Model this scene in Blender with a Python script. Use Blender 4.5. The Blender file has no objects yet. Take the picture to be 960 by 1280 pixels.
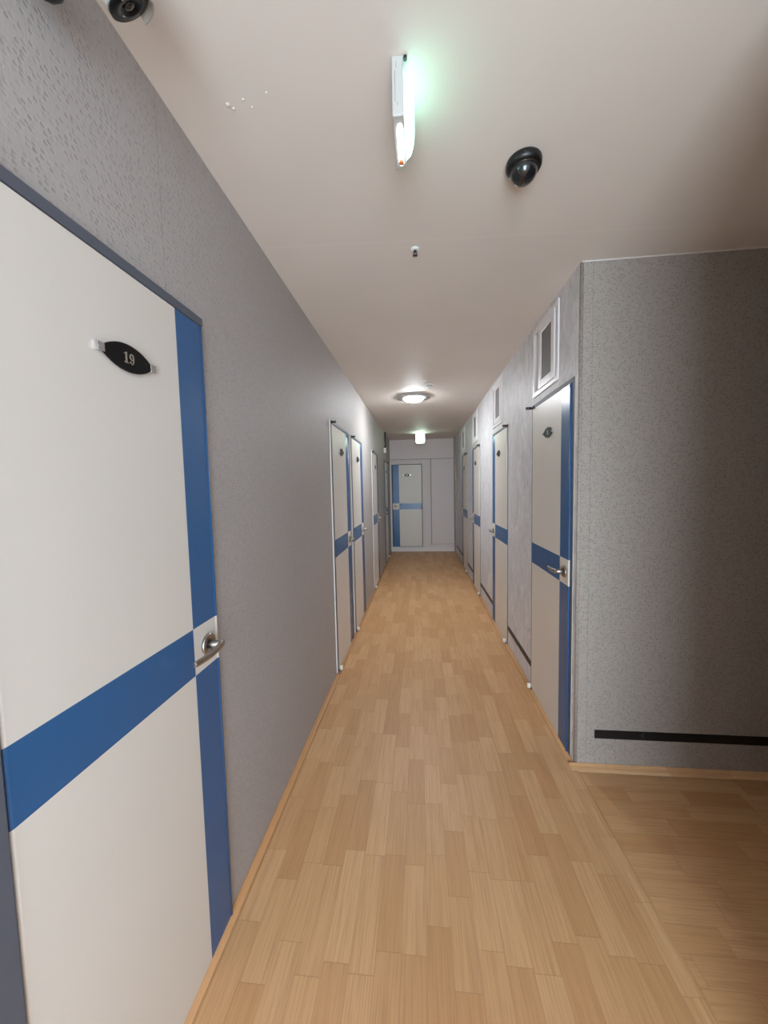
import bpy, bmesh, math
from mathutils import Vector, Matrix

C = bpy.context.scene.collection
PI = math.pi

# ------------------------------------------------------------------ dimensions
XL, XR, H, D = -0.6897, 0.7979, 2.578, 8.44      # left wall, right wall, ceiling, end wall
YC = 1.94                                        # the corner where the side passage opens
Y0 = -2.0                                        # back end of the corridor, behind the camera
XE = 4.5                                         # end of the side passage
YN = 0.70                                        # near wall of the side passage
T = 0.12                                         # wall thickness


def lin(r, g, b):
    def f(c):
        c /= 255.0
        return c / 12.92 if c <= 0.04045 else ((c + 0.055) / 1.055) ** 2.4
    return (f(r), f(g), f(b), 1.0)


# ------------------------------------------------------------------ materials
def new_mat(name):
    m = bpy.data.materials.new(name)
    m.use_nodes = True
    nt = m.node_tree
    bs = nt.nodes['Principled BSDF']
    return m, nt, bs


def simple(name, col, rough=0.5, metal=0.0, spec=0.5, bump=0.0, bscale=200.0, vary=0.03):
    m, nt, bs = new_mat(name)
    N, L = nt.nodes, nt.links
    tc = N.new('ShaderNodeTexCoord')
    nz = N.new('ShaderNodeTexNoise')
    nz.inputs['Scale'].default_value = bscale
    nz.inputs['Detail'].default_value = 3
    L.new(tc.outputs['Object'], nz.inputs['Vector'])
    mx = N.new('ShaderNodeMix')
    mx.data_type = 'RGBA'
    c = lin(*col)
    mx.inputs[6].default_value = tuple(x * (1 - vary) for x in c[:3]) + (1,)
    mx.inputs[7].default_value = tuple(min(1, x * (1 + vary)) for x in c[:3]) + (1,)
    L.new(nz.outputs[0], mx.inputs[0])
    L.new(mx.outputs[2], bs.inputs['Base Color'])
    bs.inputs['Roughness'].default_value = rough
    bs.inputs['Metallic'].default_value = metal
    bs.inputs['Specular IOR Level'].default_value = spec
    if bump:
        bp = N.new('ShaderNodeBump')
        bp.inputs['Strength'].default_value = bump
        bp.inputs['Distance'].default_value = 0.002
        L.new(nz.outputs[0], bp.inputs['Height'])
        L.new(bp.outputs[0], bs.inputs['Normal'])
    return m


def glow(name, col, strength, base=(240, 240, 240)):
    m, nt, bs = new_mat(name)
    bs.inputs['Base Color'].default_value = lin(*base)
    bs.inputs['Roughness'].default_value = 0.35
    bs.inputs['Emission Color'].default_value = (*col, 1)
    bs.inputs['Emission Strength'].default_value = strength
    return m


class G:
    """small helper for building node graphs"""
    def __init__(self, nt):
        self.nt, self.N, self.L = nt, nt.nodes, nt.links

    def put(self, sock, v):
        if isinstance(v, bpy.types.NodeSocket):
            self.L.new(v, sock)
        else:
            sock.default_value = v

    def m(self, op, a, b=0.0, c=None, clamp=False):
        n = self.N.new('ShaderNodeMath')
        n.operation = op
        n.use_clamp = clamp
        self.put(n.inputs[0], a)
        self.put(n.inputs[1], b)
        if c is not None:
            self.put(n.inputs[2], c)
        return n.outputs[0]

    def mix(self, f, a, b, blend='MIX'):
        n = self.N.new('ShaderNodeMix')
        n.data_type = 'RGBA'
        n.blend_type = blend
        self.put(n.inputs[0], f)
        self.put(n.inputs[6], a)
        self.put(n.inputs[7], b)
        return n.outputs[2]

    def xyz(self, x, y, z):
        n = self.N.new('ShaderNodeCombineXYZ')
        for i, v in enumerate((x, y, z)):
            self.put(n.inputs[i], v)
        return n.outputs[0]

    def noise(self, vec, scale, detail=2.0, rough=0.5, dist=0.0):
        n = self.N.new('ShaderNodeTexNoise')
        self.L.new(vec, n.inputs['Vector'])
        n.inputs['Scale'].default_value = scale
        n.inputs['Detail'].default_value = detail
        n.inputs['Roughness'].default_value = rough
        n.inputs['Distortion'].default_value = dist
        return n.outputs[0]

    def white(self, vec, dim='3D'):
        n = self.N.new('ShaderNodeTexWhiteNoise')
        n.noise_dimensions = dim
        if dim == '1D':
            self.put(n.inputs['W'], vec)
        else:
            self.L.new(vec, n.inputs['Vector'])
        return n.outputs[0]

    def ramp(self, v, a, b):
        n = self.N.new('ShaderNodeMapRange')
        n.clamp = True
        self.put(n.inputs[0], v)
        n.inputs[1].default_value = a
        n.inputs[2].default_value = b
        return n.outputs[0]

    def bump(self, h, strength, dist):
        n = self.N.new('ShaderNodeBump')
        n.inputs['Strength'].default_value = strength
        n.inputs['Distance'].default_value = dist
        self.L.new(h, n.inputs['Height'])
        return n.outputs[0]

    def pos(self):
        tc = self.N.new('ShaderNodeTexCoord')
        s = self.N.new('ShaderNodeSeparateXYZ')
        self.L.new(tc.outputs['Object'], s.inputs[0])
        return tc.outputs['Object'], s.outputs[0], s.outputs[1], s.outputs[2]


def wood_floor(name, along='y', tint=1.0):
    """printed vinyl with short staggered oak blocks"""
    m, nt, bs = new_mat(name)
    g = G(nt)
    vec, x, y, z = g.pos()
    u, v = (y, x) if along == 'y' else (x, y)       # u runs with the grain
    w, ln = 0.082, 0.31
    row = g.m('FLOOR', g.m('DIVIDE', v, w))
    off = g.m('MULTIPLY', g.white(row, '1D'), 7.3)
    wob = g.m('MULTIPLY', g.white(g.m('ADD', row, 91.7), '1D'), 0.13)
    uu = g.m('ADD', g.m('DIVIDE', u, g.m('ADD', wob, ln - 0.07)), off)
    col = g.m('FLOOR', uu)
    cell = g.xyz(row, col, 0.0)
    r1 = g.white(cell)
    fu = g.m('FRACT', uu)
    fv = g.m('FRACT', g.m('DIVIDE', v, w))
    # grain stretched with the block
    shift = g.m('MULTIPLY', r1, 13.0)
    gv = g.xyz(g.m('ADD', g.m('MULTIPLY', u, 5.0), shift), g.m('MULTIPLY', v, 240.0), shift)
    grain = g.noise(gv, 1.0, 4.0, 0.6)
    gv2 = g.xyz(g.m('ADD', g.m('MULTIPLY', u, 2.2), shift), g.m('MULTIPLY', v, 45.0), shift)
    grain2 = g.noise(gv2, 1.0, 2.0, 0.5, 0.6)
    a, b = lin(199, 150, 102), lin(216, 171, 125)
    c = lin(166, 120, 80)
    base = g.mix(r1, a, b)
    base = g.mix(g.m('MULTIPLY', g.ramp(grain, 0.46, 0.76), 0.60), base, c)
    base = g.mix(g.m('MULTIPLY', g.ramp(grain2, 0.5, 0.85), 0.35), base, c)
    # seams between blocks
    eu = g.m('MINIMUM', fu, g.m('SUBTRACT', 1.0, fu))
    ev = g.m('MINIMUM', fv, g.m('SUBTRACT', 1.0, fv))
    su = g.m('LESS_THAN', eu, 0.0045)
    sv = g.m('LESS_THAN', ev, 0.013)
    seam = g.m('MAXIMUM', su, sv)
    base = g.mix(g.m('MULTIPLY', seam, 0.26), base, lin(120, 82, 48))
    # scuffed areas
    sc = g.noise(vec, 1.6, 3.0, 0.6)
    base = g.mix(g.m('MULTIPLY', g.ramp(sc, 0.45, 0.75), 0.10), base, lin(150, 118, 88))
    g.put(bs.inputs['Base Color'], base)
    g.put(bs.inputs['Roughness'], g.m('ADD', g.m('MULTIPLY', grain, 0.12), 0.40))
    bs.inputs['Specular IOR Level'].default_value = 0.42
    h = g.m('SUBTRACT', g.m('MULTIPLY', grain, 0.3), seam)
    g.put(bs.inputs['Normal'], g.bump(h, 0.12, 0.0006))
    return m


def speckled_paper(name, horiz, c0, c1, c2, rough=0.5, seam0=0.14, ink=0.36):
    """vinyl wallpaper: woven ground with small pressed dashes"""
    m, nt, bs = new_mat(name)
    g = G(nt)
    vec, x, y, z = g.pos()
    u = y if horiz == 'y' else x
    # dashes on a jittered grid
    gu, gz = g.m('DIVIDE', u, 0.0135), g.m('DIVIDE', z, 0.0105)
    rowi = g.m('FLOOR', gz)
    gu = g.m('ADD', gu, g.m('MULTIPLY', g.white(rowi, '1D'), 5.0))
    coli = g.m('FLOOR', gu)
    r = g.white(g.xyz(coli, rowi, 3.0))
    du = g.m('MULTIPLY', g.m('SUBTRACT', g.m('FRACT', gu), 0.5), 0.0135)
    dz = g.m('MULTIPLY', g.m('SUBTRACT', g.m('FRACT', gz), 0.5), 0.0105)
    r2 = g.white(g.xyz(rowi, coli, 11.0))
    du = g.m('ADD', du, g.m('MULTIPLY', g.m('SUBTRACT', r2, 0.5), 0.005))
    dz = g.m('ADD', dz, g.m('MULTIPLY', g.m('SUBTRACT', g.white(g.xyz(coli, rowi, 29.0)), 0.5), 0.005))
    d = g.m('SQRT', g.m('ADD', g.m('POWER', g.m('DIVIDE', du, 0.0045), 2.0),
                        g.m('POWER', g.m('DIVIDE', dz, 0.0034), 2.0)))
    dash = g.m('SUBTRACT', 1.0, g.ramp(d, 0.7, 1.15))
    keep = g.ramp(r, 0.25, 0.95)
    dash = g.m('MULTIPLY', dash, keep)
    # woven threads
    th = g.noise(g.xyz(g.m('MULTIPLY', u, 420.0), g.m('MULTIPLY', z, 26.0), 0.0), 1.0, 2.0)
    tv = g.noise(g.xyz(g.m('MULTIPLY', u, 26.0), g.m('MULTIPLY', z, 420.0), 4.0), 1.0, 2.0)
    weave = g.m('ADD', g.m('MULTIPLY', th, 0.5), g.m('MULTIPLY', tv, 0.5))
    cloud = g.noise(vec, 1.3, 3.0, 0.55)
    base = g.mix(g.ramp(weave, 0.3, 0.7), lin(*c1), lin(*c0))
    base = g.mix(g.m('MULTIPLY', g.ramp(cloud, 0.35, 0.7), 0.25), base, lin(*c1))
    base = g.mix(g.m('MULTIPLY', dash, ink), base, lin(*c2))
    # joints between the paper strips, every 0.93 m
    su = g.m('FRACT', g.m('DIVIDE', g.m('ADD', u, 9.3 - seam0), 0.93))
    sd = g.m('LESS_THAN', su, 0.0022)
    base = g.mix(g.m('MULTIPLY', sd, 0.5), base, lin(*c2))
    g.put(bs.inputs['Base Color'], base)
    bs.inputs['Roughness'].default_value = rough
    bs.inputs['Specular IOR Level'].default_value = 0.35
    h = g.m('SUBTRACT', g.m('MULTIPLY', weave, 0.8), g.m('MULTIPLY', dash, 1.3))
    g.put(bs.inputs['Normal'], g.bump(h, 0.55, 0.0012))
    return m


def brushed_paper(name, c0, c1, c2):
    """pale blue grey wallpaper with soft brushed swirls"""
    m, nt, bs = new_mat(name)
    g = G(nt)
    vec, x, y, z = g.pos()
    w1 = g.noise(vec, 3.0, 2.0, 0.5)
    sw = g.xyz(g.m('MULTIPLY', g.m('ADD', y, g.m('MULTIPLY', w1, 0.35)), 26.0),
               g.m('MULTIPLY', g.m('ADD', z, g.m('MULTIPLY', w1, 0.25)), 6.0), x)
    st = g.noise(sw, 1.0, 5.0, 0.65, 1.2)
    cloud = g.noise(vec, 5.0, 3.0, 0.6, 0.8)
    base = g.mix(g.ramp(st, 0.35, 0.68), lin(*c1), lin(*c0))
    base = g.mix(g.m('MULTIPLY', g.ramp(cloud, 0.48, 0.72), 0.6), base, lin(*c2))
    g.put(bs.inputs['Base Color'], base)
    bs.inputs['Roughness'].default_value = 0.5
    bs.inputs['Specular IOR Level'].default_value = 0.35
    g.put(bs.inputs['Normal'], g.bump(st, 0.5, 0.0015))
    return m


def ceiling_paper(name):
    m, nt, bs = new_mat(name)
    g = G(nt)
    vec, x, y, z = g.pos()
    n1 = g.noise(g.xyz(g.m('MULTIPLY', x, 60.0), g.m('MULTIPLY', y, 300.0), 0.0), 1.0, 3.0)
    cl = g.noise(vec, 0.9, 3.0, 0.6)
    base = g.mix(g.ramp(cl, 0.35, 0.7), lin(226, 217, 208), lin(220, 211, 202))
    yy = g.m('ADD', y, g.m('MULTIPLY', x, -0.055))
    s1 = g.m('LESS_THAN', g.m('ABSOLUTE', g.m('SUBTRACT', yy, 1.68)), 0.0022)
    s2 = g.m('LESS_THAN', g.m('ABSOLUTE', g.m('SUBTRACT', yy, 2.61)), 0.002)
    sm = g.m('MAXIMUM', s1, s2)
    base = g.mix(g.m('MULTIPLY', sm, 0.35), base, lin(245, 235, 228))
    g.put(bs.inputs['Base Color'], base)
    bs.inputs['Roughness'].default_value = 0.6
    bs.inputs['Specular IOR Level'].default_value = 0.3
    h = g.m('ADD', g.m('MULTIPLY', n1, 0.35), sm)
    g.put(bs.inputs['Normal'], g.bump(h, 0.25, 0.0008))
    return m


def mesh_screen(name):
    m, nt, bs = new_mat(name)
    g = G(nt)
    vec, x, y, z = g.pos()
    a = g.m('LESS_THAN', g.m('FRACT', g.m('MULTIPLY', x, 160.0)), 0.3)
    b = g.m('LESS_THAN', g.m('FRACT', g.m('MULTIPLY', z, 160.0)), 0.3)
    f = g.m('MAXIMUM', a, b)
    n = g.noise(vec, 9.0, 3.0)
    base = g.mix(f, lin(98, 93, 92), lin(128, 122, 120))
    base = g.mix(g.m('MULTIPLY', n, 0.3), base, lin(80, 76, 76))
    g.put(bs.inputs['Base Color'], base)
    bs.inputs['Roughness'].default_value = 0.6
    return m


M = {}
M['floor'] = wood_floor('oak_block_vinyl', 'y')
M['floor_side'] = wood_floor('oak_block_vinyl_crosswise', 'x')
M['paper_left'] = speckled_paper('speckled_grey_wallpaper', 'y', (181, 175, 172), (166, 160, 157), (130, 123, 119), 0.6, seam0=0.98)
M['paper_block'] = speckled_paper('speckled_stone_wallpaper', 'x', (174, 164, 156), (156, 146, 138), (98, 91, 84), 0.6, seam0=0.855, ink=0.5)
M['paper_right'] = brushed_paper('brushed_pale_wallpaper', (228, 224, 225), (192, 189, 194), (184, 192, 186))
M['ceil'] = ceiling_paper('ceiling_paper')
M['end'] = simple('end_wall_panel', (222, 213, 211), 0.55, bump=0.05, bscale=60)
M['white_trim'] = simple('white_trim', (226, 222, 220), 0.45)
M['cream'] = simple('cream_door_skin', (218, 211, 202), 0.38, bscale=4, vary=0.02)
M['blue'] = simple('blue_door_skin', (44, 92, 142), 0.27, bscale=5, vary=0.05)
M['slate'] = simple('slate_frame_paint', (86, 90, 101), 0.55, bscale=30, vary=0.04)
M['seal'] = simple('white_sealant', (222, 216, 212), 0.5, bump=0.3, bscale=80)
M['steel'] = simple('brushed_steel', (176, 170, 164), 0.3, metal=1.0, bscale=400, vary=0.06)
M['chrome'] = simple('chrome', (220, 220, 222), 0.12, metal=1.0)
M['dark_metal'] = simple('dark_metal', (92, 84, 80), 0.38, metal=0.9)
M['black_gloss'] = simple('black_plate', (12, 11, 12), 0.26, spec=0.25)
M['black'] = simple('black_plastic', (16, 16, 17), 0.35)
M['black_strip'] = simple('black_rubber_strip', (20, 18, 19), 0.45)
M['chevron'] = simple('grey_print', (74, 70, 72), 0.5)
M['number'] = simple('pale_metal_number', (168, 156, 140), 0.35, metal=0.6)
M['pvc'] = simple('white_pvc', (230, 226, 226), 0.35)
M['screen'] = mesh_screen('grey_window_screen')
M['white_plastic'] = simple('white_plastic', (232, 232, 228), 0.4)
M['lamp_base'] = simple('satin_lamp_base', (176, 174, 174), 0.5)
M['housing'] = simple('off_white_housing', (188, 188, 184), 0.45)
M['cap'] = simple('white_rubber_cap', (235, 228, 215), 0.5)
M['lamp'] = glow('lamp_glow', (0.90, 0.96, 1.0), 205.0)
M['exit'] = glow('exit_face_glow', (0.36, 1.0, 0.78), 4.0)
M['exit_low'] = glow('exit_window_glow', (0.95, 1.0, 0.97), 3.0)
M['exit_far'] = glow('far_exit_glow', (0.72, 1.0, 0.82), 24.0)
M['orange'] = simple('copper_part', (214, 120, 70), 0.4, metal=0.2)
M['grey_slot'] = simple('grey_slot', (120, 122, 124), 0.5)


def dome_glass():
    m, nt, bs = new_mat('smoked_dome')
    g = G(nt)
    vec, x, y, z = g.pos()
    n = g.noise(vec, 18.0, 2.0)
    g.put(bs.inputs['Base Color'], g.mix(n, lin(20, 21, 23), lin(34, 35, 38)))
    bs.inputs['Roughness'].default_value = 0.08
    bs.inputs['Coat Weight'].default_value = 0.6
    bs.inputs['Coat Roughness'].default_value = 0.03
    return m


M['dome'] = dome_glass()


# ------------------------------------------------------------------ mesh builder
class MB:
    def __init__(self):
        self.bm = bmesh.new()

    def face(self, pts, mat=0):
        f = self.bm.faces.new([self.bm.verts.new(p) for p in pts])
        f.material_index = mat
        return f

    def box(self, x0, x1, y0, y1, z0, z1, mat=0, bevel=0.0, seg=2):
        vs = [self.bm.verts.new((x, y, z)) for x in (x0, x1) for y in (y0, y1) for z in (z0, z1)]
        idx = [(0, 1, 3, 2), (4, 6, 7, 5), (0, 4, 5, 1), (2, 3, 7, 6), (0, 2, 6, 4), (1, 5, 7, 3)]
        fs = []
        for q in idx:
            f = self.bm.faces.new([vs[i] for i in q])
            f.material_index = mat
            fs.append(f)
        if bevel:
            es = list({e for f in fs for e in f.edges})
            r = bmesh.ops.bevel(self.bm, geom=es, offset=bevel, segments=seg, profile=0.5, affect='EDGES')
            for f in r['faces']:
                f.material_index = mat
        return fs

    def tube(self, pts, r, seg=10, mat=0, flat=1.0, cap=True):
        """tube along pts; r may be one radius or one per point; flat scales its second axis"""
        pts = [Vector(p) for p in pts]
        rs = r if isinstance(r, (list, tuple)) else [r] * len(pts)
        rings = []
        n_prev = None
        for i, p in enumerate(pts):
            d = (pts[min(i + 1, len(pts) - 1)] - pts[max(i - 1, 0)]).normalized()
            if n_prev is None:
                a = Vector((0, 0, 1)) if abs(d.z) < 0.9 else Vector((1, 0, 0))
                n = (a - d * a.dot(d)).normalized()
            else:
                n = (n_prev - d * n_prev.dot(d)).normalized()
            n_prev = n
            b = d.cross(n)
            ring = []
            for k in range(seg):
                t = 2 * PI * k / seg
                ring.append(self.bm.verts.new(p + (n * math.cos(t) + b * math.sin(t) * flat) * rs[i]))
            rings.append(ring)
        for a, b in zip(rings, rings[1:]):
            for k in range(seg):
                f = self.bm.faces.new((a[k], a[(k + 1) % seg], b[(k + 1) % seg], b[k]))
                f.material_index = mat
                f.smooth = True
        if cap:
            f = self.bm.faces.new(rings[0][::-1])
            f.material_index = mat
            f = self.bm.faces.new(rings[-1])
            f.material_index = mat

    def lathe(self, prof, org=(0, 0, 0), axis='z', seg=32, mat=0, smooth=True):
        """prof: list of (radius, height); revolved around axis through org"""
        o = Vector(org)
        rings = []
        for r, h in prof:
            if r < 1e-6:
                p = {'z': (0, 0, h), 'y': (0, h, 0), 'x': (h, 0, 0)}[axis]
                rings.append([self.bm.verts.new(o + Vector(p))])
                continue
            ring = []
            for k in range(seg):
                t = 2 * PI * k / seg
                c, s = r * math.cos(t), r * math.sin(t)
                p = {'z': (c, s, h), 'y': (c, h, s), 'x': (h, c, s)}[axis]
                ring.append(self.bm.verts.new(o + Vector(p)))
            rings.append(ring)
        for a, b in zip(rings, rings[1:]):
            for k in range(seg):
                q = [a[k % len(a)], a[(k + 1) % len(a)], b[(k + 1) % len(b)], b[k % len(b)]]
                q = list(dict.fromkeys(q))
                if len(q) < 3:
                    continue
                f = self.bm.faces.new(q)
                f.material_index = mat
                f.smooth = smooth
        for ring, rev in ((rings[0], True), (rings[-1], False)):
            if len(ring) > 2:
                f = self.bm.faces.new(ring[::-1] if rev else ring)
                f.material_index = mat

    def prism(self, poly, y0, y1, mat=0):
        """poly in (x, z), extruded along y"""
        a = [self.bm.verts.new((x, y0, z)) for x, z in poly]
        b = [self.bm.verts.new((x, y1, z)) for x, z in poly]
        n = len(poly)
        for k in range(n):
            f = self.bm.faces.new((a[k], a[(k + 1) % n], b[(k + 1) % n], b[k]))
            f.material_index = mat
        for q in (a[::-1], b):
            f = self.bm.faces.new(q)
            f.material_index = mat

    def strip(self, outer, inner, y0, y1, mat=0, closed=True):
        """ring between two (x,z) outlines of the same length, extruded along y"""
        n = len(outer)
        v = [[self.bm.verts.new((x, y, z)) for x, z in pl] for pl in (outer, inner) for y in (y0, y1)]
        o0, o1, i0, i1 = v
        rng = range(n) if closed else range(n - 1)
        for k in rng:
            j = (k + 1) % n
            for q in ((o1[k], o1[j], i1[j], i1[k]), (o0[j], o0[k], i0[k], i0[j]),
                      (o0[k], o0[j], o1[j], o1[k]), (i0[j], i0[k], i1[k], i1[j])):
                f = self.bm.faces.new(q)
                f.material_index = mat
        if not closed:
            for k in (0, n - 1):
                f = self.bm.faces.new((o0[k], o1[k], i1[k], i0[k]))
                f.material_index = mat

    def build(self, name, mats, parent=None, xform=None, recalc=True):
        if xform is not None:
            bmesh.ops.transform(self.bm, matrix=xform, verts=self.bm.verts)
        if recalc:
            bmesh.ops.recalc_face_normals(self.bm, faces=self.bm.faces)
        me = bpy.data.meshes.new(name)
        self.bm.to_mesh(me)
        self.bm.free()
        for m in (mats if isinstance(mats, (list, tuple)) else [mats]):
            me.materials.append(m)
        o = bpy.data.objects.new(name, me)
        C.objects.link(o)
        if parent:
            o.parent = parent
        return o


def tag(o, label, cat, group=None):
    o['label'] = label
    o['category'] = cat
    if group:
        o['group'] = group
    return o


def struct(o, label=None, cat=None):
    o['kind'] = 'structure'
    if label:
        o['label'] = label
        o['category'] = cat
    return o


def empty(name, loc, rz=0.0):
    o = bpy.data.objects.new(name, None)
    o.empty_display_size = 0.05
    o.location = loc
    o.rotation_euler = (0, 0, rz)
    C.objects.link(o)
    return o


# ------------------------------------------------------------------ walls with openings
def wall(name, mat, axis, face, thick, a0, a1, holes, z1=H, z0=0.0):
    """slab with its room face at `face`; a runs along the wall; holes are (a0, a1, z0, z1)"""
    aa = sorted({a0, a1} | {h[i] for h in holes for i in (0, 1)})
    zz = sorted({z0, z1} | {h[i] for h in holes for i in (2, 3)})
    bm = bmesh.new()
    vd = {}

    def v(a, z, d):
        k = (round(a, 5), round(z, 5), d)
        if k not in vd:
            f = face + (thick if d else 0.0)
            vd[k] = bm.verts.new((f, a, z) if axis == 'x' else (a, f, z))
        return vd[k]

    def solid(i, j):
        if i < 0 or j < 0 or i >= len(aa) - 1 or j >= len(zz) - 1:
            return False
        ca, cz = (aa[i] + aa[i + 1]) / 2, (zz[j] + zz[j + 1]) / 2
        return not any(h[0] < ca < h[1] and h[2] < cz < h[3] for h in holes)

    for i in range(len(aa) - 1):
        for j in range(len(zz) - 1):
            if not solid(i, j):
                continue
            p, q, r, s = aa[i], aa[i + 1], zz[j], zz[j + 1]
            for d in (0, 1):
                bm.faces.new((v(p, r, d), v(q, r, d), v(q, s, d), v(p, s, d)))
            if not solid(i - 1, j):
                bm.faces.new((v(p, r, 0), v(p, s, 0), v(p, s, 1), v(p, r, 1)))
            if not solid(i + 1, j):
                bm.faces.new((v(q, r, 0), v(q, s, 0), v(q, s, 1), v(q, r, 1)))
            if not solid(i, j - 1):
                bm.faces.new((v(p, r, 0), v(q, r, 0), v(q, r, 1), v(p, r, 1)))
            if not solid(i, j + 1):
                bm.faces.new((v(p, s, 0), v(q, s, 0), v(q, s, 1), v(p, s, 1)))
    bmesh.ops.recalc_face_normals(bm, faces=bm.faces)
    me = bpy.data.meshes.new(name)
    bm.to_mesh(me)
    bm.free()
    me.materials.append(mat)
    o = bpy.data.objects.new(name, me)
    C.objects.link(o)
    o['kind'] = 'structure'
    return o


# door table: side, hinge position, direction of u (+1 = away from camera), leaf width,
# hinge jamb, latch jamb, bottom, top
DOORS = [
    ('left', 0.50, 1, 0.630, 0.060, 0.012, 0.012, 2.018),
    ('left', 2.832, 1, 0.655, 0.040, 0.020, 0.012, 2.005),
    ('left', 3.665, 1, 0.640, 0.055, 0.020, 0.012, 2.005),
    ('left', 5.262, 1, 0.650, 0.035, 0.020, 0.012, 2.010),
    ('left', 7.690, -1, 0.650, 0.035, 0.030, 0.012, 2.005),
    ('right', 2.676, -1, 0.655, 0.022, 0.034, 0.012, 2.020),
    ('right', 3.432, 1, 0.650, 0.030, 0.022, 0.012, 2.020),
    ('right', 4.965, 1, 0.650, 0.030, 0.022, 0.012, 2.020),
    ('right', 6.290, 1, 0.670, 0.030, 0.022, 0.012, 2.030),
    ('end', 0.040, -1, 0.675, 0.012, 0.016, 0.120, 2.010),
]
HEAD = 0.028


def hole(d):
    side, h, s, w, jh, jl, zb, zt = d
    a = h - s * jh
    b = h + s * (w + jl)
    lo = 0.0 if zb < 0.05 else zb - 0.012
    return (min(a, b), max(a, b), lo, zt + (HEAD if side != 'end' else 0.012))


WINDOWS = [(2.212, 2.672, 2.092, 2.545), (3.635, 4.105, 2.102, 2.548), (5.150, 5.612, 2.112, 2.548), (6.560, 7.030, 2.112, 2.548)]

wall('wall_left', M['paper_left'], 'x', XL, -T, Y0, D, [hole(d) for d in DOORS if d[0] == 'left'])
wall('wall_right', M['paper_right'], 'x', XR, T, YC + 0.014, D,
     [hole(d) for d in DOORS if d[0] == 'right'] + [w for w in WINDOWS])
wall('wall_end', M['end'], 'y', D, T, XL - T, XR + T, [hole(d) for d in DOORS if d[0] == 'end'])
# the return wall of the block, facing the camera, with its rounded paper corner
wall('wall_return', M['paper_block'], 'y', YC, T, XR + 0.014, XE, [])
mb = MB()
R_ = 0.014
prof = [(XR + R_ - R_ * math.sin(t), YC + R_ - R_ * math.cos(t)) for t in [i * PI / 12 for i in range(7)]]
prof = [(XR + R_, YC + R_)] + prof
a = [mb.bm.verts.new((x, y, 0)) for x, y in prof]
b = [mb.bm.verts.new((x, y, H)) for x, y in prof]
for k in range(len(prof)):
    j = (k + 1) % len(prof)
    f = mb.bm.faces.new((a[k], a[j], b[j], b[k]))
    f.smooth = 0 < k < len(prof) - 1
mb.bm.faces.new(a[::-1])
mb.bm.faces.new(b)
struct(mb.build('trim_1', M['paper_block']))
# behind and beside the camera
wall('wall_near', M['paper_right'], 'x', XR, T, Y0, YN, [])
wall('wall_side', M['paper_block'], 'y', YN, -T, XR + T, XE, [])
wall('wall_passage', M['paper_block'], 'x', XE, T, YN - T, YC + T, [])
BW = (XL + 0.12, XR - 0.08, 0.0, 2.2)
wall('wall_back', M['end'], 'y', Y0, -T, XL - T, XR + T, [BW])

# floors
SX = 0.786
mb = MB()
mb.box(XL - T, SX, Y0 - T, D + T, -0.1, 0.0)
mb.box(SX, XR + T, YC, D + T, -0.1, 0.0)
mb.box(SX, XR + T, Y0 - T, YN - T, -0.1, 0.0)
struct(mb.build('floor', M['floor']))
mb = MB()
mb.box(SX, XE + T, YN - T, YC, -0.1, 0.0)
mb.box(XR + T, XE + T, YC, YC + T, -0.1, 0.0)
struct(mb.build('floor_passage', M['floor_side']))
# ceiling
mb = MB()
mb.box(XL - T, XR + T, Y0 - T, D + T, H, H + 0.1)
mb.box(XR + T, XE + T, YN - T, YC + T, H, H + 0.1)
# raised blisters in the paper near the left wall
for (bx_, by_, br_) in ((-0.519, 1.048, 0.007), (-0.508, 1.060, 0.004), (-0.470, 1.040, 0.004), (-0.455, 1.062, 0.003), (-0.40, 1.03, 0.003)):
    mb.lathe([(br_, 0.001), (br_, -0.0004), (br_ * 0.7, -0.0022), (0.0, -0.003)], (bx_, by_, H), 'z', 10)
struct(mb.build('ceiling', M['ceil']))


# coved vinyl edge running up the wall foot
def cove(name, axis, face, into, a0, a1, mat, rise=0.016, run=0.030):
    mb = MB()
    pts = [(0.0, rise), (0.0035, rise), (0.006, rise * 0.72), (0.012, rise * 0.38), (0.02, rise * 0.14), (run, 0.0006), (0.0, 0.0006)]
    ring = []
    for a_ in (a0, a1):
        r = []
        for d, z in pts:
            q = face + into * d
            r.append(mb.bm.verts.new((q, a_, z) if axis == 'x' else (a_, q, z)))
        ring.append(r)
    n = len(pts)
    for k in range(n):
        j = (k + 1) % n
        f = mb.bm.faces.new((ring[0][k], ring[0][j], ring[1][j], ring[1][k]))
        f.smooth = k in (1, 2, 3, 4)
    mb.bm.faces.new(ring[0])
    mb.bm.faces.new(ring[1])
    return struct(mb.build(name, mat))


M['cove'] = simple('coved_vinyl_edge', (182, 133, 88), 0.45, bscale=30, vary=0.05)
cove('baseboard_left', 'x', XL, 1, Y0, D, M['cove'])
cove('baseboard_right', 'x', XR, -1, YC + 0.002, D, M['cove'], rise=0.012)
cove('baseboard_return', 'y', YC, -1, XR - 0.028, XE, M['floor_side'], rise=0.014, run=0.05)
# thin bead of sealant under the ceiling of the return wall
mb = MB()
mb.box(XR + 0.004, XE, YC - 0.004, YC, H - 0.005, H - 0.0002)
struct(mb.build('trim_2', M['seal']))
# low vinyl joint cover between the two floors
mb = MB()
pts = [(SX - 0.018, 0.0004), (SX - 0.008, 0.0022), (SX + 0.008, 0.0022), (SX + 0.018, 0.0004)]
ra = [mb.bm.verts.new((x, YN - T, z)) for x, z in pts]
rb = [mb.bm.verts.new((x, YC - 0.052, z)) for x, z in pts]
for k in range(4):
    j = (k + 1) % 4
    mb.bm.faces.new((ra[k], ra[j], rb[j], rb[k]))
mb.bm.faces.new(ra)
mb.bm.faces.new(rb)
struct(mb.build('trim_3', M['floor']))

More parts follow.
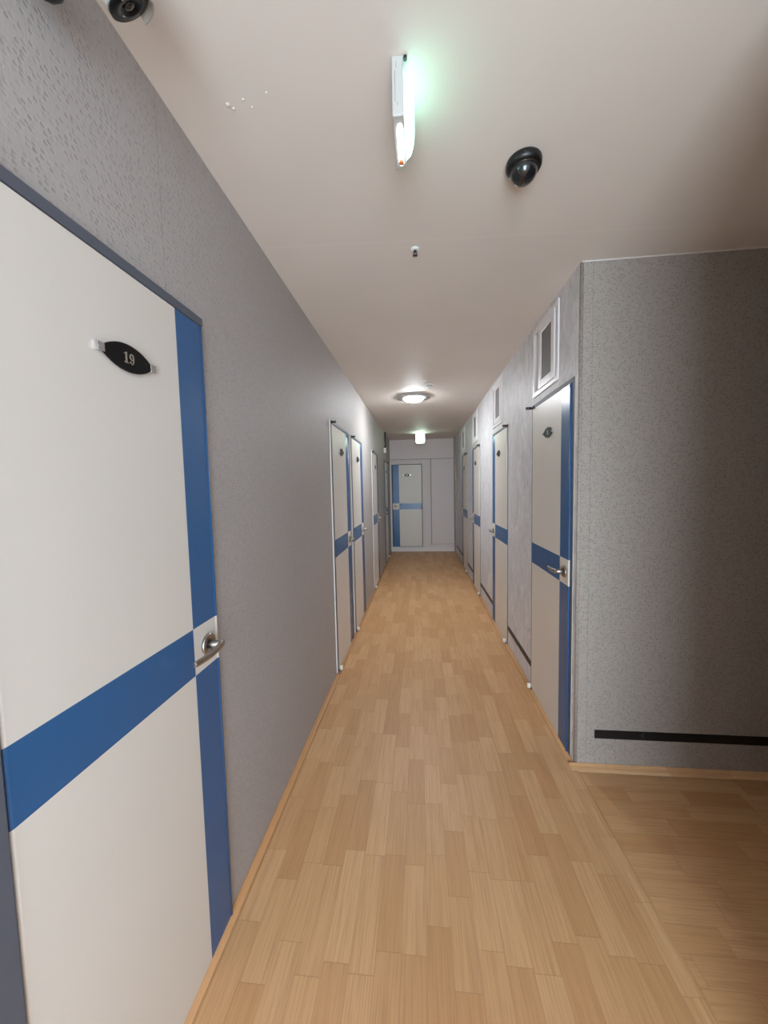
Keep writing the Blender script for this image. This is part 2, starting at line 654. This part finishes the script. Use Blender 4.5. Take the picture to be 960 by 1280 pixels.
# end wall: two sheets standing proud of the wall, and the white skirting
mb = MB()
dx0, dx1 = 0.040 - 0.675 - 0.016, 0.040 + 0.012
mb.box(XL, dx0 - 0.002, D - 0.008, D, 0.10, 2.125, bevel=0.002)
mb.box(dx1 + 0.002, 0.243, D - 0.008, D, 0.10, 2.125, bevel=0.002)
mb.box(dx0 - 0.002, dx1 + 0.002, D - 0.008, D, 2.024, 2.125)
mb.box(0.262, XR, D - 0.008, D, 0.155, 2.125, bevel=0.003)
struct(mb.build('trim_4', M['end']))
M['joint'] = simple('grey_joint_strip', (150, 145, 148), 0.5)
mb = MB()
mb.box(0.245, 0.260, D - 0.014, D - 0.0001, 0.155, 2.125, bevel=0.003)
mb.box(XL + 0.001, XR - 0.03, D - 0.012, D - 0.0001, 2.1255, 2.137, bevel=0.002)
mb.box(0.262, XR - 0.03, D - 0.0095, D - 0.0081, 0.168, 0.174)
struct(mb.build('trim_20', M['joint']))
mb = MB()
mb.box(XL + 0.002, XR - 0.002, D - 0.014, D - 0.0005, 0.0, 0.098, bevel=0.003)
struct(mb.build('baseboard_end', M['white_trim']))
# the shallow pilaster at the far right corner
mb = MB()
mb.box(XR - 0.028, XR, D - 0.30, D - 0.018, 0.018, H - 0.001, bevel=0.003)
struct(mb.build('trim_5', M['paper_left']))


# ------------------------------------------------------------------ door parts
def vesica(hw, hh, n=14):
    r = (hw * hw + hh * hh) / (2 * hh)
    out = []
    a0 = math.asin(hw / r)
    for k in range(n):
        t = -a0 + 2 * a0 * k / n
        out.append((r * math.sin(t), r * math.cos(t) - (r - hh)))
    for k in range(n):
        t = a0 - 2 * a0 * k / n
        out.append((r * math.sin(t), -(r * math.cos(t) - (r - hh))))
    return out


def make_number_mesh(parent, s, chars, n0, hgt):
    """serif numerals from outlines; local x is mirrored by s so they read correctly"""
    flip = -1   # seen from the corridor, local +x points to the viewer's left
    mb = MB()
    k = hgt / 10.0
    t0, t1 = n0, n0 + 0.0012

    def put_poly(poly, cx):
        mb.prism([(flip * (cx + x) * k, (z - 5) * k) for x, z in poly], t0, t1)

    def put_ring(outer, inner, cx, closed=True):
        mb.strip([(flip * (cx + x) * k, (z - 5) * k) for x, z in outer],
                 [(flip * (cx + x) * k, (z - 5) * k) for x, z in inner], t0, t1, closed=closed)

    cx = -3.4 if len(chars) == 2 else 0.0
    for ch in chars:
        if ch == '1':
            put_poly([(-0.9, 0.9), (0.9, 0.9), (0.9, 10), (-0.1, 10), (-0.9, 9.3)], cx)
            put_poly([(-2.3, 0), (2.3, 0), (2.3, 0.9), (-2.3, 0.9)], cx)
            put_poly([(-2.4, 8.0), (-0.9, 8.4), (-0.9, 9.3), (-2.4, 8.7)], cx)
        if ch == '9':
            n = 22
            o = [(2.7 * math.cos(2 * PI * i / n), 6.9 + 3.1 * math.sin(2 * PI * i / n)) for i in range(n)]
            q = [(1.25 * math.cos(2 * PI * i / n), 6.9 + 2.35 * math.sin(2 * PI * i / n)) for i in range(n)]
            put_ring(o, q, cx)
            ao, ai = [], []
            for i in range(13):
                t = i / 12
                ang = 0.0 - t * 2.3
                ao.append((2.7 * math.cos(ang) + 0.0, 6.5 * 1 + 6.5 * math.sin(ang) * 1.0))
                wd = 1.45 - 0.8 * t
                ai.append(((2.7 - wd) * math.cos(ang), 6.5 + (6.5 - wd * 0.9) * math.sin(ang)))
            put_ring(ao, ai, cx, closed=False)
            mb.lathe([(0, 0), (0.95 * k, 0.0), (0.95 * k, 0.0012), (0, 0.0012)],
                     (flip * (cx - 1.7) * k, t0, (1.7 - 5) * k), 'y', 14)
        cx += 6.6
    return mb.build('number', M['number'], parent)


def frame_mesh(W, jh, jl, zb, zt, s, head, with_base, pr=0.011):
    """jambs and head with a stop behind the leaf; local y is out of the wall"""
    mb = MB()

    def bx(u0, u1, y0, y1, z0, z1, bev=0.0):
        p, q = s * u0, s * u1
        mb.box(min(p, q), max(p, q), y0, y1, z0, z1, bevel=bev)

    z0 = 0.001 if with_base else zb - 0.012
    e = 0.0006
    bx(-jh + e, -0.003, -T + 0.01, pr, z0, zt + head - e, 0.002)
    bx(W + 0.003, W + jl - e, -T + 0.01, pr if jl > 0.016 else 0.002, z0, zt + head - e, 0.001)
    bx(-0.003, W + 0.003, -T + 0.01, pr, zt + 0.003, zt + head - e, 0.002)
    # stop strip behind the leaf
    bx(-0.003, 0.028, -0.075, -0.042, z0, zt + 0.003)
    bx(W - 0.028, W + 0.003, -0.075, -0.042, z0, zt + 0.003)
    bx(0.028, W - 0.028, -0.075, -0.042, zt - 0.028, zt + 0.003)
    bx(0.028, W - 0.028, -0.075, -0.042, z0, zb + 0.02)
    return mb


def leaf_mesh(W, zb, zt, s, band, sw, n1):
    """leaf skin: cream with one blue upright and one blue band, cream where they cross"""
    mb = MB()
    r = 0.007
    us = [0.0, 0.001, 0.0025, r, W - sw, W - 0.0115, W - 0.0085, W - 0.0035, W]
    dep = {0: -0.007, 1: -0.003, 2: -0.001, 3: 0, 4: 0, 5: 0, 6: 0.0028, 7: 0.0026, 8: -0.0020}
    zs = [zb, band[0], band[1], zt]
    grid = {}
    for i, u in enumerate(us):
        for j, z in enumerate(zs):
            grid[i, j] = mb.bm.verts.new((s * u, n1 + dep[i], z))
    for i in range(len(us) - 1):
        for j in range(3):
            up = i >= 4
            bd = j == 1
            f = mb.bm.faces.new((grid[i, j], grid[i + 1, j], grid[i + 1, j + 1], grid[i, j + 1]))
            f.material_index = 1 if up != bd else 0
            f.smooth = i not in (3, 4)
    # sides and back
    back = -0.040
    loop = [(i, 0) for i in range(len(us))] + [(len(us) - 1, j) for j in (1, 2)] + \
           [(i, 3) for i in range(len(us) - 1, -1, -1)] + [(0, j) for j in (2, 1)]
    bv = []
    for (i, j) in loop:
        bv.append(mb.bm.verts.new((s * us[i], back, zs[j])))
    n = len(loop)
    for k in range(n):
        j = (k + 1) % n
        f = mb.bm.faces.new((grid[loop[k]], grid[loop[j]], bv[j], bv[k]))
        (ia, ja), (ib, jb) = loop[k], loop[j]
        mid = {ja, jb} == {1, 2}
        f.material_index = int(ia == ib == len(us) - 1 and not mid or ia == ib == 0 and mid)
    mb.bm.faces.new(bv)
    return mb


def handle_parts(door, W, s, n1):
    cu, cz = W - 0.060, 1.015
    mb = MB()
    mb.lathe([(0.0, n1), (0.033, n1), (0.033, n1 + 0.006), (0.0305, n1 + 0.009), (0.022, n1 + 0.0095), (0.020, n1 + 0.007), (0.0, n1 + 0.007)],
             (s * cu, 0, cz), 'y', 28)
    mb.lathe([(0.0, n1 + 0.006), (0.0135, n1 + 0.006), (0.0125, n1 + 0.02), (0.0125, n1 + 0.048), (0.008, n1 + 0.051), (0.0, n1 + 0.051)],
             (s * cu, 0, cz), 'y', 18)
    h = mb.build('handle', M['steel'], door)
    mb = MB()
    pts, rs = [], []
    for k in range(12):
        t = k / 11
        pts.append((s * (cu + 0.014 - 0.150 * t), n1 + 0.047 + 0.004 * math.sin(t * PI) - 0.004 * t, cz + 0.004 - 0.006 * math.sin(t * PI * 0.9) - 0.004 * t))
        rs.append(0.0130 * (1 - 0.28 * t) if 0 < k < 11 else 0.007)
    mb.tube(pts, rs, 12, flat=0.55)
    mb.build('lever', M['steel'], h)
    return h


def plate_parts(door, W, s, n1, number, z=1.815):
    mb = MB()
    vo = vesica(0.079, 0.0315)
    cu = W * 0.5
    y0 = n1 + 0.003
    mb.prism([(x, zz) for x, zz in vo], y0, y0 + 0.004)
    # short spacer behind the plate so it is carried by the leaf
    mb.box(-0.03, 0.03, n1, y0, -0.012, 0.012)
    p = mb.build('number_plate', M['black_gloss'], door)
    p.location = (s * cu, 0, z)
    for e in (-1, 1):
        mb = MB()
        x0, x1 = e * 0.068, e * 0.086
        mb.box(min(x0, x1), max(x0, x1), y0 + 0.004, y0 + 0.0062, -0.009, 0.009, bevel=0.001)
        x2 = e * 0.082
        mb.box(min(x1, x2), max(x1, x2), n1, y0 + 0.004, -0.009, 0.009)
        mb.build('clip', M['chrome'], p)
    if number:
        make_number_mesh(p, s, number, y0 + 0.004, 0.025)
    return p


def pivot_parts(door, W, s, zb, zt):
    mb = MB()
    mb.tube([(s * -0.012, 0.013, zt + 0.012), (s * -0.012, 0.05, zt + 0.012)], 0.009, 12)
    mb.box(-0.022, 0.022, 0.0042, 0.0145, zt + 0.004, zt + 0.02)
    mb.build('top_pivot', M['dark_metal'], door)
    mb = MB()
    cx = s * 0.014
    mb.lathe([(0.0, 0.006), (0.010, 0.006), (0.014, 0.010), (0.014, 0.034), (0.010, 0.038), (0, 0.038)], (cx, 0.026, zb), 'z', 16)
    o = mb.build('bottom_pivot', M['cap'], door)
    o['label'] = 'white capped pivot'
    mb = MB()
    mb.box(cx - 0.013, cx + 0.013, 0.0045, 0.022, zb + 0.002, zb + 0.006)
    mb.build('pivot_bracket', M['dark_metal'], o)


LABELS = [
    'large cream and blue door nearest the camera on the left, plate reading 19',
    'cream and blue door on the left wall, second from the camera, past the long grey wallpaper',
    'cream and blue door on the left wall just behind the second one, with a brightly lit strip of wall beyond it',
    'narrow-looking cream door on the left wall between the lamp-lit wallpaper and the dark far corner',
    'dim door at the far end of the left wall beside the end wall, under the black cable',
    'cream and blue door at the right wall corner, below the first transom window, blue upright nearest the camera',
    'cream and blue door on the right wall, second from the corner, with a handle on its far side',
    'cream and blue door on the right wall, third from the corner, seen very obliquely',
    'last cream and blue door on the right wall, next to the end wall',
    'small cream and blue door facing the camera in the end wall, raised above the white skirting',
]
NUMS = ['19', None, None, None, None, '1', None, None, None, None]
for i, (side, hy, du, W, jh, jl, zb, zt) in enumerate(DOORS):
    if side == 'left':
        loc, rz, s = (XL, hy, 0), -PI / 2, (-1 if du > 0 else 1)
    elif side == 'right':
        loc, rz, s = (XR, hy, 0), PI / 2, (1 if du > 0 else -1)
    else:
        loc, rz, s = (hy, D, 0), PI, 1
    d = empty('door_%d' % (i + 1), loc, rz)
    struct(d, LABELS[i], 'door')
    n1 = 0.008
    hd = HEAD if side != 'end' else 0.012
    frame_mesh(W, jh, jl, zb, zt, s, hd, zb < 0.05, 0.011 if side == 'left' else 0.004).build('door_frame', M['slate'], d)
    # bead of sealant round the frame
    mb = MB()
    u0, u1 = -jh, W + jl
    z0 = 0.018 if zb < 0.05 else zb - 0.012
    lw = 0.003
    rows = ((u0 - 0.007, u0, z0, zt + hd + 0.006), (u1, u1 + lw, z0, zt + hd + lw), (u0, u1, zt + hd, zt + hd + lw))
    for (p, q, a_, b_) in (rows[:1] if side == 'left' else rows):
        mb.box(min(s * p, s * q), max(s * p, s * q), 0.0002, 0.010 if side == 'left' else 0.0025, a_, b_, bevel=0.0015)
    mb.build('sealant_bead', M['seal'], d)
    band = (0.945, 1.088) if side != 'end' else (0.985, 1.125)
    leaf_mesh(W, zb, zt, s, band, 0.128 if side != 'end' else 0.155, n1).build('door_leaf', [M['cream'], M['blue']], d)
    if side == 'end':
        hh = handle_parts(d, W, s, n1)
        hh.location.z = 0.045
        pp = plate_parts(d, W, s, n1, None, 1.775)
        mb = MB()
        mb.box(-0.026, 0.026, n1 + 0.007, n1 + 0.0085, -0.014, 0.014, bevel=0.0006)  # white patch that paints in the exit light's reflection on the black plate
        mb.build('painted_reflection', M['white_plastic'], pp)
    else:
        handle_parts(d, W, s, n1)
        plate_parts(d, W, s, n1, NUMS[i])
    if side != 'end':
        pivot_parts(d, W, s, zb, zt)


# ------------------------------------------------------------------ transom windows
def transom(i, y0, y1, z0, z1):
    w = empty('window_%d' % (i + 1), (XR, y1, z0), PI / 2)
    # local x -> +y, so shift the origin to the near edge
    w.location = (XR, y0, z0)
    struct(w, ['white sliding transom window above the corner door on the right',
               'white transom window above the second door on the right wall',
               'white transom window above the third door on the right wall',
               'white transom window above the last door on the right wall'][i], 'window')
    W, Hh = y1 - y0, z1 - z0
    j = 0.026
    mb = MB()
    e = 0.0008
    mb.box(e, j, -0.10, 0.008, e, Hh - e, bevel=0.002)
    mb.box(W - j, W - e, -0.10, 0.008, e, Hh - e, bevel=0.002)
    mb.box(j, W - j, -0.10, 0.008, e, j, bevel=0.002)
    mb.box(j, W - j, -0.10, 0.008, Hh - j, Hh - e, bevel=0.002)
    # raised running rails
    mb.box(j, W - j, 0.002, 0.006, j, j + 0.006)
    mb.box(j, W - j, 0.002, 0.006, Hh - j - 0.006, Hh - j)
    mb.build('window_frame', M['pvc'], w)
    # the near sash, sitting forward, with the grey screen
    x0, x1, za, zb = 0.05, W - 0.125, j + 0.002, Hh - j - 0.002
    b = 0.052
    mb = MB()
    mb.box(x0, x0 + b, -0.03, 0.013, za, zb, bevel=0.004)
    mb.box(x1 - b, x1, -0.03, 0.013, za, zb, bevel=0.004)
    mb.box(x0 + b, x1 - b, -0.03, 0.013, za, za + b, bevel=0.004)
    mb.box(x0 + b, x1 - b, -0.03, 0.013, zb - b, zb, bevel=0.004)
    sa = mb.build('sash', M['pvc'], w)
    mb = MB()
    mb.box(x0 + b, x1 - b, 0.004, 0.008, za + b, zb - b)
    mb.build('screen', M['screen'], sa)
    # the far, fixed sash behind it
    mb = MB()
    mb.box(j, W - j, -0.075, -0.035, j, Hh - j, bevel=0.003)
    for zz in (0.10, 0.17):
        mb.box(W - 0.07, W - 0.064, -0.0351, -0.033, zz, zz + 0.006, mat=1)
    mb.build('fixed_sash', [M['pvc'], M['grey_slot']], w)


for i, q in enumerate(WINDOWS):
    transom(i, *q)

# ------------------------------------------------------------------ black strips low on the walls
n = 6
for (y0, y1) in ((2.708, 3.393), (4.114, 4.926), (5.648, 6.251), (6.992, 8.13)):
    mb = MB()
    mb.box(XR - 0.004, XR - 0.0002, y0, y1, 0.153, 0.196, bevel=0.001)
    struct(mb.build('trim_%d' % n, M['black_strip']))
    n += 1
mb = MB()
mb.box(0.897, XE - 0.01, YC - 0.004, YC - 0.0002, 0.155, 0.201, bevel=0.001)
st = struct(mb.build('trim_%d' % n, M['black_strip']))
mb = MB()
mb.prism([(1.126, 0.181), (1.141, 0.195), (1.145, 0.193), (1.132, 0.181), (1.145, 0.167), (1.141, 0.165)], YC - 0.0046, YC - 0.0039)
mb.build('chevron', M['chevron'], st)

# ------------------------------------------------------------------ ceiling things
# exit light seen edge-on, hung along the corridor
ex = empty('exit_light', (-0.041, 1.065, H))
tag(ex, 'slim white exit light on the ceiling, seen edge-on, throwing green light to the right', 'exit light')
mb = MB()
mb.box(-0.0145, 0.0145, -0.080, 0.082, -0.142, -0.0005, bevel=0.003)
bd = mb.build('housing', M['housing'], ex)
mb = MB()
for (x, z0, z1) in ((-0.003, -0.030, -0.016), (-0.0065, -0.108, -0.036), (-0.001, -0.118, -0.110)):
    mb.box(x - 0.0006, x + 0.0006, -0.0808, -0.0798, z0, z1)
mb.build('vent_slot', M['grey_slot'], bd)
# bulging glowing face on the right
mb = MB()
nu, nv = 14, 10
gr = {}
for a_ in range(nu + 1):
    for b_ in range(nv + 1):
        u, v = -1 + 2 * a_ / nu, -1 + 2 * b_ / nv
        ht = 0.026 * (max(0.0, 1 - u ** 4) * max(0.0, 1 - v ** 4)) ** 0.5
        # rounded rectangle outline
        gr[a_, b_] = mb.bm.verts.new((0.0147 + ht, 0.004 + u * 0.070, -0.074 + v * 0.058))
for a_ in range(nu):
    for b_ in range(nv):
        f = mb.bm.faces.new((gr[a_, b_], gr[a_ + 1, b_], gr[a_ + 1, b_ + 1], gr[a_, b_ + 1]))
        f.smooth = True
edge = [gr[a_, 0] for a_ in range(nu + 1)] + [gr[nu, b_] for b_ in range(1, nv + 1)] + \
       [gr[a_, nv] for a_ in range(nu - 1, -1, -1)] + [gr[0, b_] for b_ in range(nv - 1, 0, -1)]
mb.bm.faces.new(edge)
fo = mb.build('glowing_face', M['exit'], ex)
# window in the underside
mb = MB()
pl = []
for k in range(24):
    t = 2 * PI * k / 24
    c, s_ = math.cos(t), math.sin(t)
    sg = lambda q: (1 if q >= 0 else -1)
    pl.append((0.003 + 0.0095 * sg(c) * abs(c) ** 0.7, 0.002 + 0.062 * sg(s_) * abs(s_) ** 0.45))
va = [mb.bm.verts.new((x, y, -0.1421)) for x, y in pl]
vb = [mb.bm.verts.new((x * 0.85, y * 0.97, -0.1465)) for x, y in pl]
for k in range(24):
    j = (k + 1) % 24
    mb.bm.faces.new((va[k], va[j], vb[j], vb[k]))
mb.bm.faces.new(va[::-1])
mb.bm.faces.new(vb)
dw = mb.build('downlight_window', M['exit_low'], ex)
mb = MB()
mb.tube([(0.000, 0.040, -0.1478), (0.003, 0.048, -0.149), (0.006, 0.052, -0.148)], [0.0045, 0.0062, 0.0040], 8)
mb.tube([(-0.002, 0.050, -0.148), (0.002, 0.043, -0.149), (0.005, 0.041, -0.148)], [0.0035, 0.005, 0.003], 8)
mb.build('copper_contact', M['orange'], dw)
mb = MB()
mb.tube([(0.020, -0.074, -0.0004), (0.020, -0.074, -0.008)], 0.0045, 12)
mb.build('fixing_screw', M['black'], ex)

# black dome camera
dm = empty('dome_camera', (0.362, 1.338, H))
tag(dm, 'black dome security camera on the ceiling right of the exit light', 'camera')
mb = MB()
mb.lathe([(0.0, -0.0004), (0.056, -0.0004), (0.058, -0.006), (0.057, -0.018), (0.053, -0.025), (0.046, -0.028), (0.0, -0.028)], (0, 0, 0), 'z', 40)
mb.build('base_ring', M['black'], dm)
mb = MB()
prof = [(0.0435, -0.0282)] + [(0.0435 * math.cos(t), -0.030 - 0.040 * math.sin(t)) for t in [i * PI / 2 / 12 for i in range(12)]] + [(0.0, -0.070)]
mb.lathe(prof, (0, 0, 0), 'z', 40)
dg = mb.build('dome', M['dome'], dm)
mb = MB()
mb.lathe([(0.0445, -0.0285), (0.047, -0.0285), (0.047, -0.031), (0.0445, -0.031)], (0, 0, 0), 'z', 40)
mb.build('chrome_rim', M['dark_metal'], dm)

# sprinkler head
sp = empty('sprinkler', (-0.006, 1.738, H))
tag(sp, 'small sprinkler head with a white rosette in the middle of the ceiling', 'sprinkler')
mb = MB()
mb.lathe([(0, -0.0004), (0.021, -0.0004), (0.019, -0.004), (0.015, -0.008), (0.010, -0.008), (0, -0.008)], (0, 0, 0), 'z', 24)
mb.build('rosette', M['white_plastic'], sp)
mb = MB()
mb.lathe([(0, -0.0082), (0.0075, -0.0082), (0.007, -0.015), (0, -0.015)], (0, 0, 0), 'z', 14)
mb.tube([(-0.0065, 0, -0.014), (-0.008, 0, -0.022), (-0.003, 0, -0.030)], 0.0016, 6)
mb.tube([(0.0065, 0, -0.014), (0.008, 0, -0.022), (0.003, 0, -0.030)], 0.0016, 6)
mb.lathe([(0, -0.029), (0.011, -0.029), (0.011, -0.031), (0, -0.031)], (0, 0, 0), 'z', 12)
mb.build('sprinkler_body', M['dark_metal'], sp)


def ceiling_lamp(x, y, label):
    lm = empty('ceiling_lamp', (x, y, H))
    tag(lm, label, 'lamp')
    mb = MB()
    mb.lathe([(0, -0.0004), (0.195, -0.0004), (0.200, -0.006), (0.196, -0.014), (0.120, -0.020), (0, -0.020)], (0, 0, 0), 'z', 48)
    mb.build('lamp_base', M['lamp_base'], lm)
    mb = MB()
    prof = [(0.112, -0.0203)] + [(0.112 * math.cos(t), -0.022 - 0.038 * math.sin(t)) for t in [i * PI / 2 / 10 for i in range(10)]] + [(0.0, -0.060)]
    mb.lathe(prof, (0, 0, 0), 'z', 40)
    mb.build('lamp_shade', M['lamp'], lm)
    return lm


ceiling_lamp(-0.062, 4.47, 'round lit ceiling lamp glowing white halfway down the corridor')

# smoke detector and a little round sensor before the lamp
sd = empty('smoke_detector', (0.115, 3.97, H))
tag(sd, 'small round white smoke detector on the ceiling just before the lit lamp', 'detector')
mb = MB()
mb.lathe([(0, -0.0004), (0.05, -0.0004), (0.05, -0.010), (0.045, -0.014), (0.0, -0.014)], (0, 0, 0), 'z', 28)
mb.build('detector_base', M['white_plastic'], sd)
mb = MB()
mb.lathe([(0, -0.0142), (0.034, -0.0142), (0.034, -0.020), (0.03, -0.020), (0.0, -0.020)], (0, 0, 0), 'z', 24)
mb.build('detector_slot', M['grey_slot'], sd)
mb = MB()
mb.lathe([(0, -0.0202), (0.032, -0.0202), (0.028, -0.032), (0.012, -0.038), (0, -0.038)], (0, 0, 0), 'z', 24)
mb.build('detector_head', M['white_plastic'], sd)
mb = MB()
mb.lathe([(0, -0.0004), (0.022, -0.0004), (0.020, -0.010), (0.008, -0.014), (0.008, -0.020), (0, -0.020)], (0, 0, 0), 'z', 20)
o = mb.build('ceiling_disc', M['white_plastic'])
o.location = (0.062, 3.80, H)
tag(o, 'tiny white ceiling cap just nearer the camera than the smoke detector', 'ceiling cap')

# far exit light, facing down the corridor
fx = empty('exit_light', (0.020, 7.55, H))
tag(fx, 'far exit light glowing pale green under the ceiling before the end wall', 'exit light')
mb = MB()
mb.box(-0.098, 0.098, -0.018, 0.022, -0.182, -0.0005, bevel=0.004)
mb.build('housing', M['white_plastic'], fx)
mb = MB()
mb.box(-0.084, 0.084, -0.0225, -0.0182, -0.170, -0.022, bevel=0.002)
mb.build('glowing_face', M['exit_far'], fx)
mb = MB()
mb.box(-0.070, 0.070, -0.012, 0.016, -0.186, -0.1823)
mb.build('downlight_window', M['exit_far'], fx)

# white bullet camera at the top left, mostly out of frame
bc = empty('bullet_camera', (-0.560, 0.633, H))
bc.scale = (1.2, 1.2, 1.2)
tag(bc, 'white bullet camera cut off by the top of the photo above the left wall', 'camera')
mb = MB()
mb.lathe([(0, -0.0004), (0.034, -0.0004), (0.034, -0.010), (0.012, -0.016), (0.012, -0.045), (0, -0.045)], (0, 0, 0), 'z', 24)
mb.build('mount', M['white_plastic'], bc)
ax = Matrix.Translation((0.0, -0.005, -0.075)) @ Matrix.Rotation(math.radians(-30), 4, 'Z') @ Matrix.Rotation(math.radians(-50), 4, 'X') @ Matrix.Rotation(math.radians(58), 4, 'Y')
mb = MB()
mb.lathe([(0, -0.055), (0.030, -0.055), (0.033, -0.045), (0.033, 0.088), (0.030, 0.090), (0.0, 0.090)], (0, 0, 0), 'y', 28)
mb.build('camera_body', M['housing'], bc, xform=ax)
mb = MB()
arc = [PI * (0.02 + 0.96 * k / 14) for k in range(15)]
oo = [(0.040 * math.cos(t), 0.036 * math.sin(t)) for t in arc]
ii = [(0.0365 * math.cos(t), 0.0335 * math.sin(t)) for t in arc]
mb.strip(oo, ii, -0.045, 0.102, closed=False)
mb.build('hood', M['housing'], bc, xform=ax)
mb = MB()
mb.lathe([(0, 0.0902), (0.031, 0.0902), (0.031, 0.095), (0.016, 0.096), (0.013, 0.092), (0, 0.092)], (0, 0, 0), 'y', 28)
fc = mb.build('front_face', M['black_gloss'], bc, xform=ax)
mb = MB()
mb.lathe([(0, 0.0922), (0.010, 0.0922), (0.007, 0.096), (0, 0.0975)], (0, 0, 0), 'y', 16)
mb.build('lens', M['dome'], fc, xform=ax)

# black camera on the left wall, only its end in the picture
kc = empty('wall_camera', (XL, 0.600, 2.440))
tag(kc, 'black rounded camera end poking into the top left corner above the near door', 'camera')
mb = MB()
mb.lathe([(0, 0.0004), (0.03, 0.0004), (0.03, 0.008), (0.012, 0.014), (0.012, 0.03), (0, 0.03)], (0, 0, 0), 'x', 20)
mb.build('mount', M['black'], kc)
axk = Matrix.Translation((0.045, 0.012, -0.005)) @ Matrix.Rotation(math.radians(-38), 4, 'X')
mb = MB()
mb.lathe([(0, -0.05), (0.020, -0.05), (0.026, -0.04), (0.026, 0.05), (0.020, 0.062), (0.008, 0.068), (0, 0.068)], (0, 0, 0), 'y', 24)
mb.build('camera_body', M['black'], kc, xform=axk)

# box with a black cable on the far left wall
jb = empty('junction_box', (XL, 7.15, 2.22))
tag(jb, 'small white box with a black cable running to the ceiling on the far left wall', 'junction box')
mb = MB()
mb.box(0.0004, 0.045, -0.05, 0.05, -0.05, 0.05, bevel=0.006)
mb.build('box_body', M['white_plastic'], jb)
mb = MB()
mb.tube([(0.022, 0.0, 0.051), (0.030, 0.0, 0.09), (0.036, 0.02, 0.14), (0.026, -0.01, 0.19), (0.026, 0.01, 0.25), (0.030, 0.0, 0.30), (0.028, 0.0, 0.3572)], 0.014, 8)
mb.build('cable', M['black'], jb)

# ------------------------------------------------------------------ light and camera
wd = bpy.data.worlds.new('daylight')
bpy.context.scene.world = wd
wd.use_nodes = True
bg = wd.node_tree.nodes['Background']
bg.inputs[0].default_value = (0.71, 0.87, 1.0, 1)
bg.inputs[1].default_value = 16.0

lp = bpy.data.lights.new('doorway_portal', 'AREA')
lp.shape = 'RECTANGLE'
lp.size, lp.size_y = BW[1] - BW[0], BW[3] - BW[2]
lp.cycles.is_portal = True
po = bpy.data.objects.new('doorway_portal', lp)
po.location = ((BW[0] + BW[1]) / 2, Y0 - T - 0.02, (BW[2] + BW[3]) / 2)
po.rotation_euler = (PI / 2, 0, 0)       # shines towards +y
C.objects.link(po)

cam = bpy.data.cameras.new('camera')
cam.sensor_fit = 'VERTICAL'
cam.sensor_height = 36.0
cam.lens = 455.33 / 1280 * 36.0
cam.clip_start = 0.02
co = bpy.data.objects.new('camera', cam)
C.objects.link(co)
r = Vector((0.99495062, 0.09800191, -0.02165369))
u = Vector((0.01493521, 0.0687762, 0.99752031))
f = Vector((-0.09924815, 0.99280686, -0.06696524))
mw = Matrix((r, u, -f)).transposed().to_4x4()
mw.translation = (0, 0, 1.5)
co.matrix_world = mw
sc = bpy.context.scene
sc.camera = co
vs = sc.view_settings
vs.view_transform = 'Standard'
vs.look = 'None'
vs.exposure = 0.0
vs.gamma = 1.0
vs.use_curve_mapping = False
sc.cycles.max_bounces = 16
sc.cycles.diffuse_bounces = 10
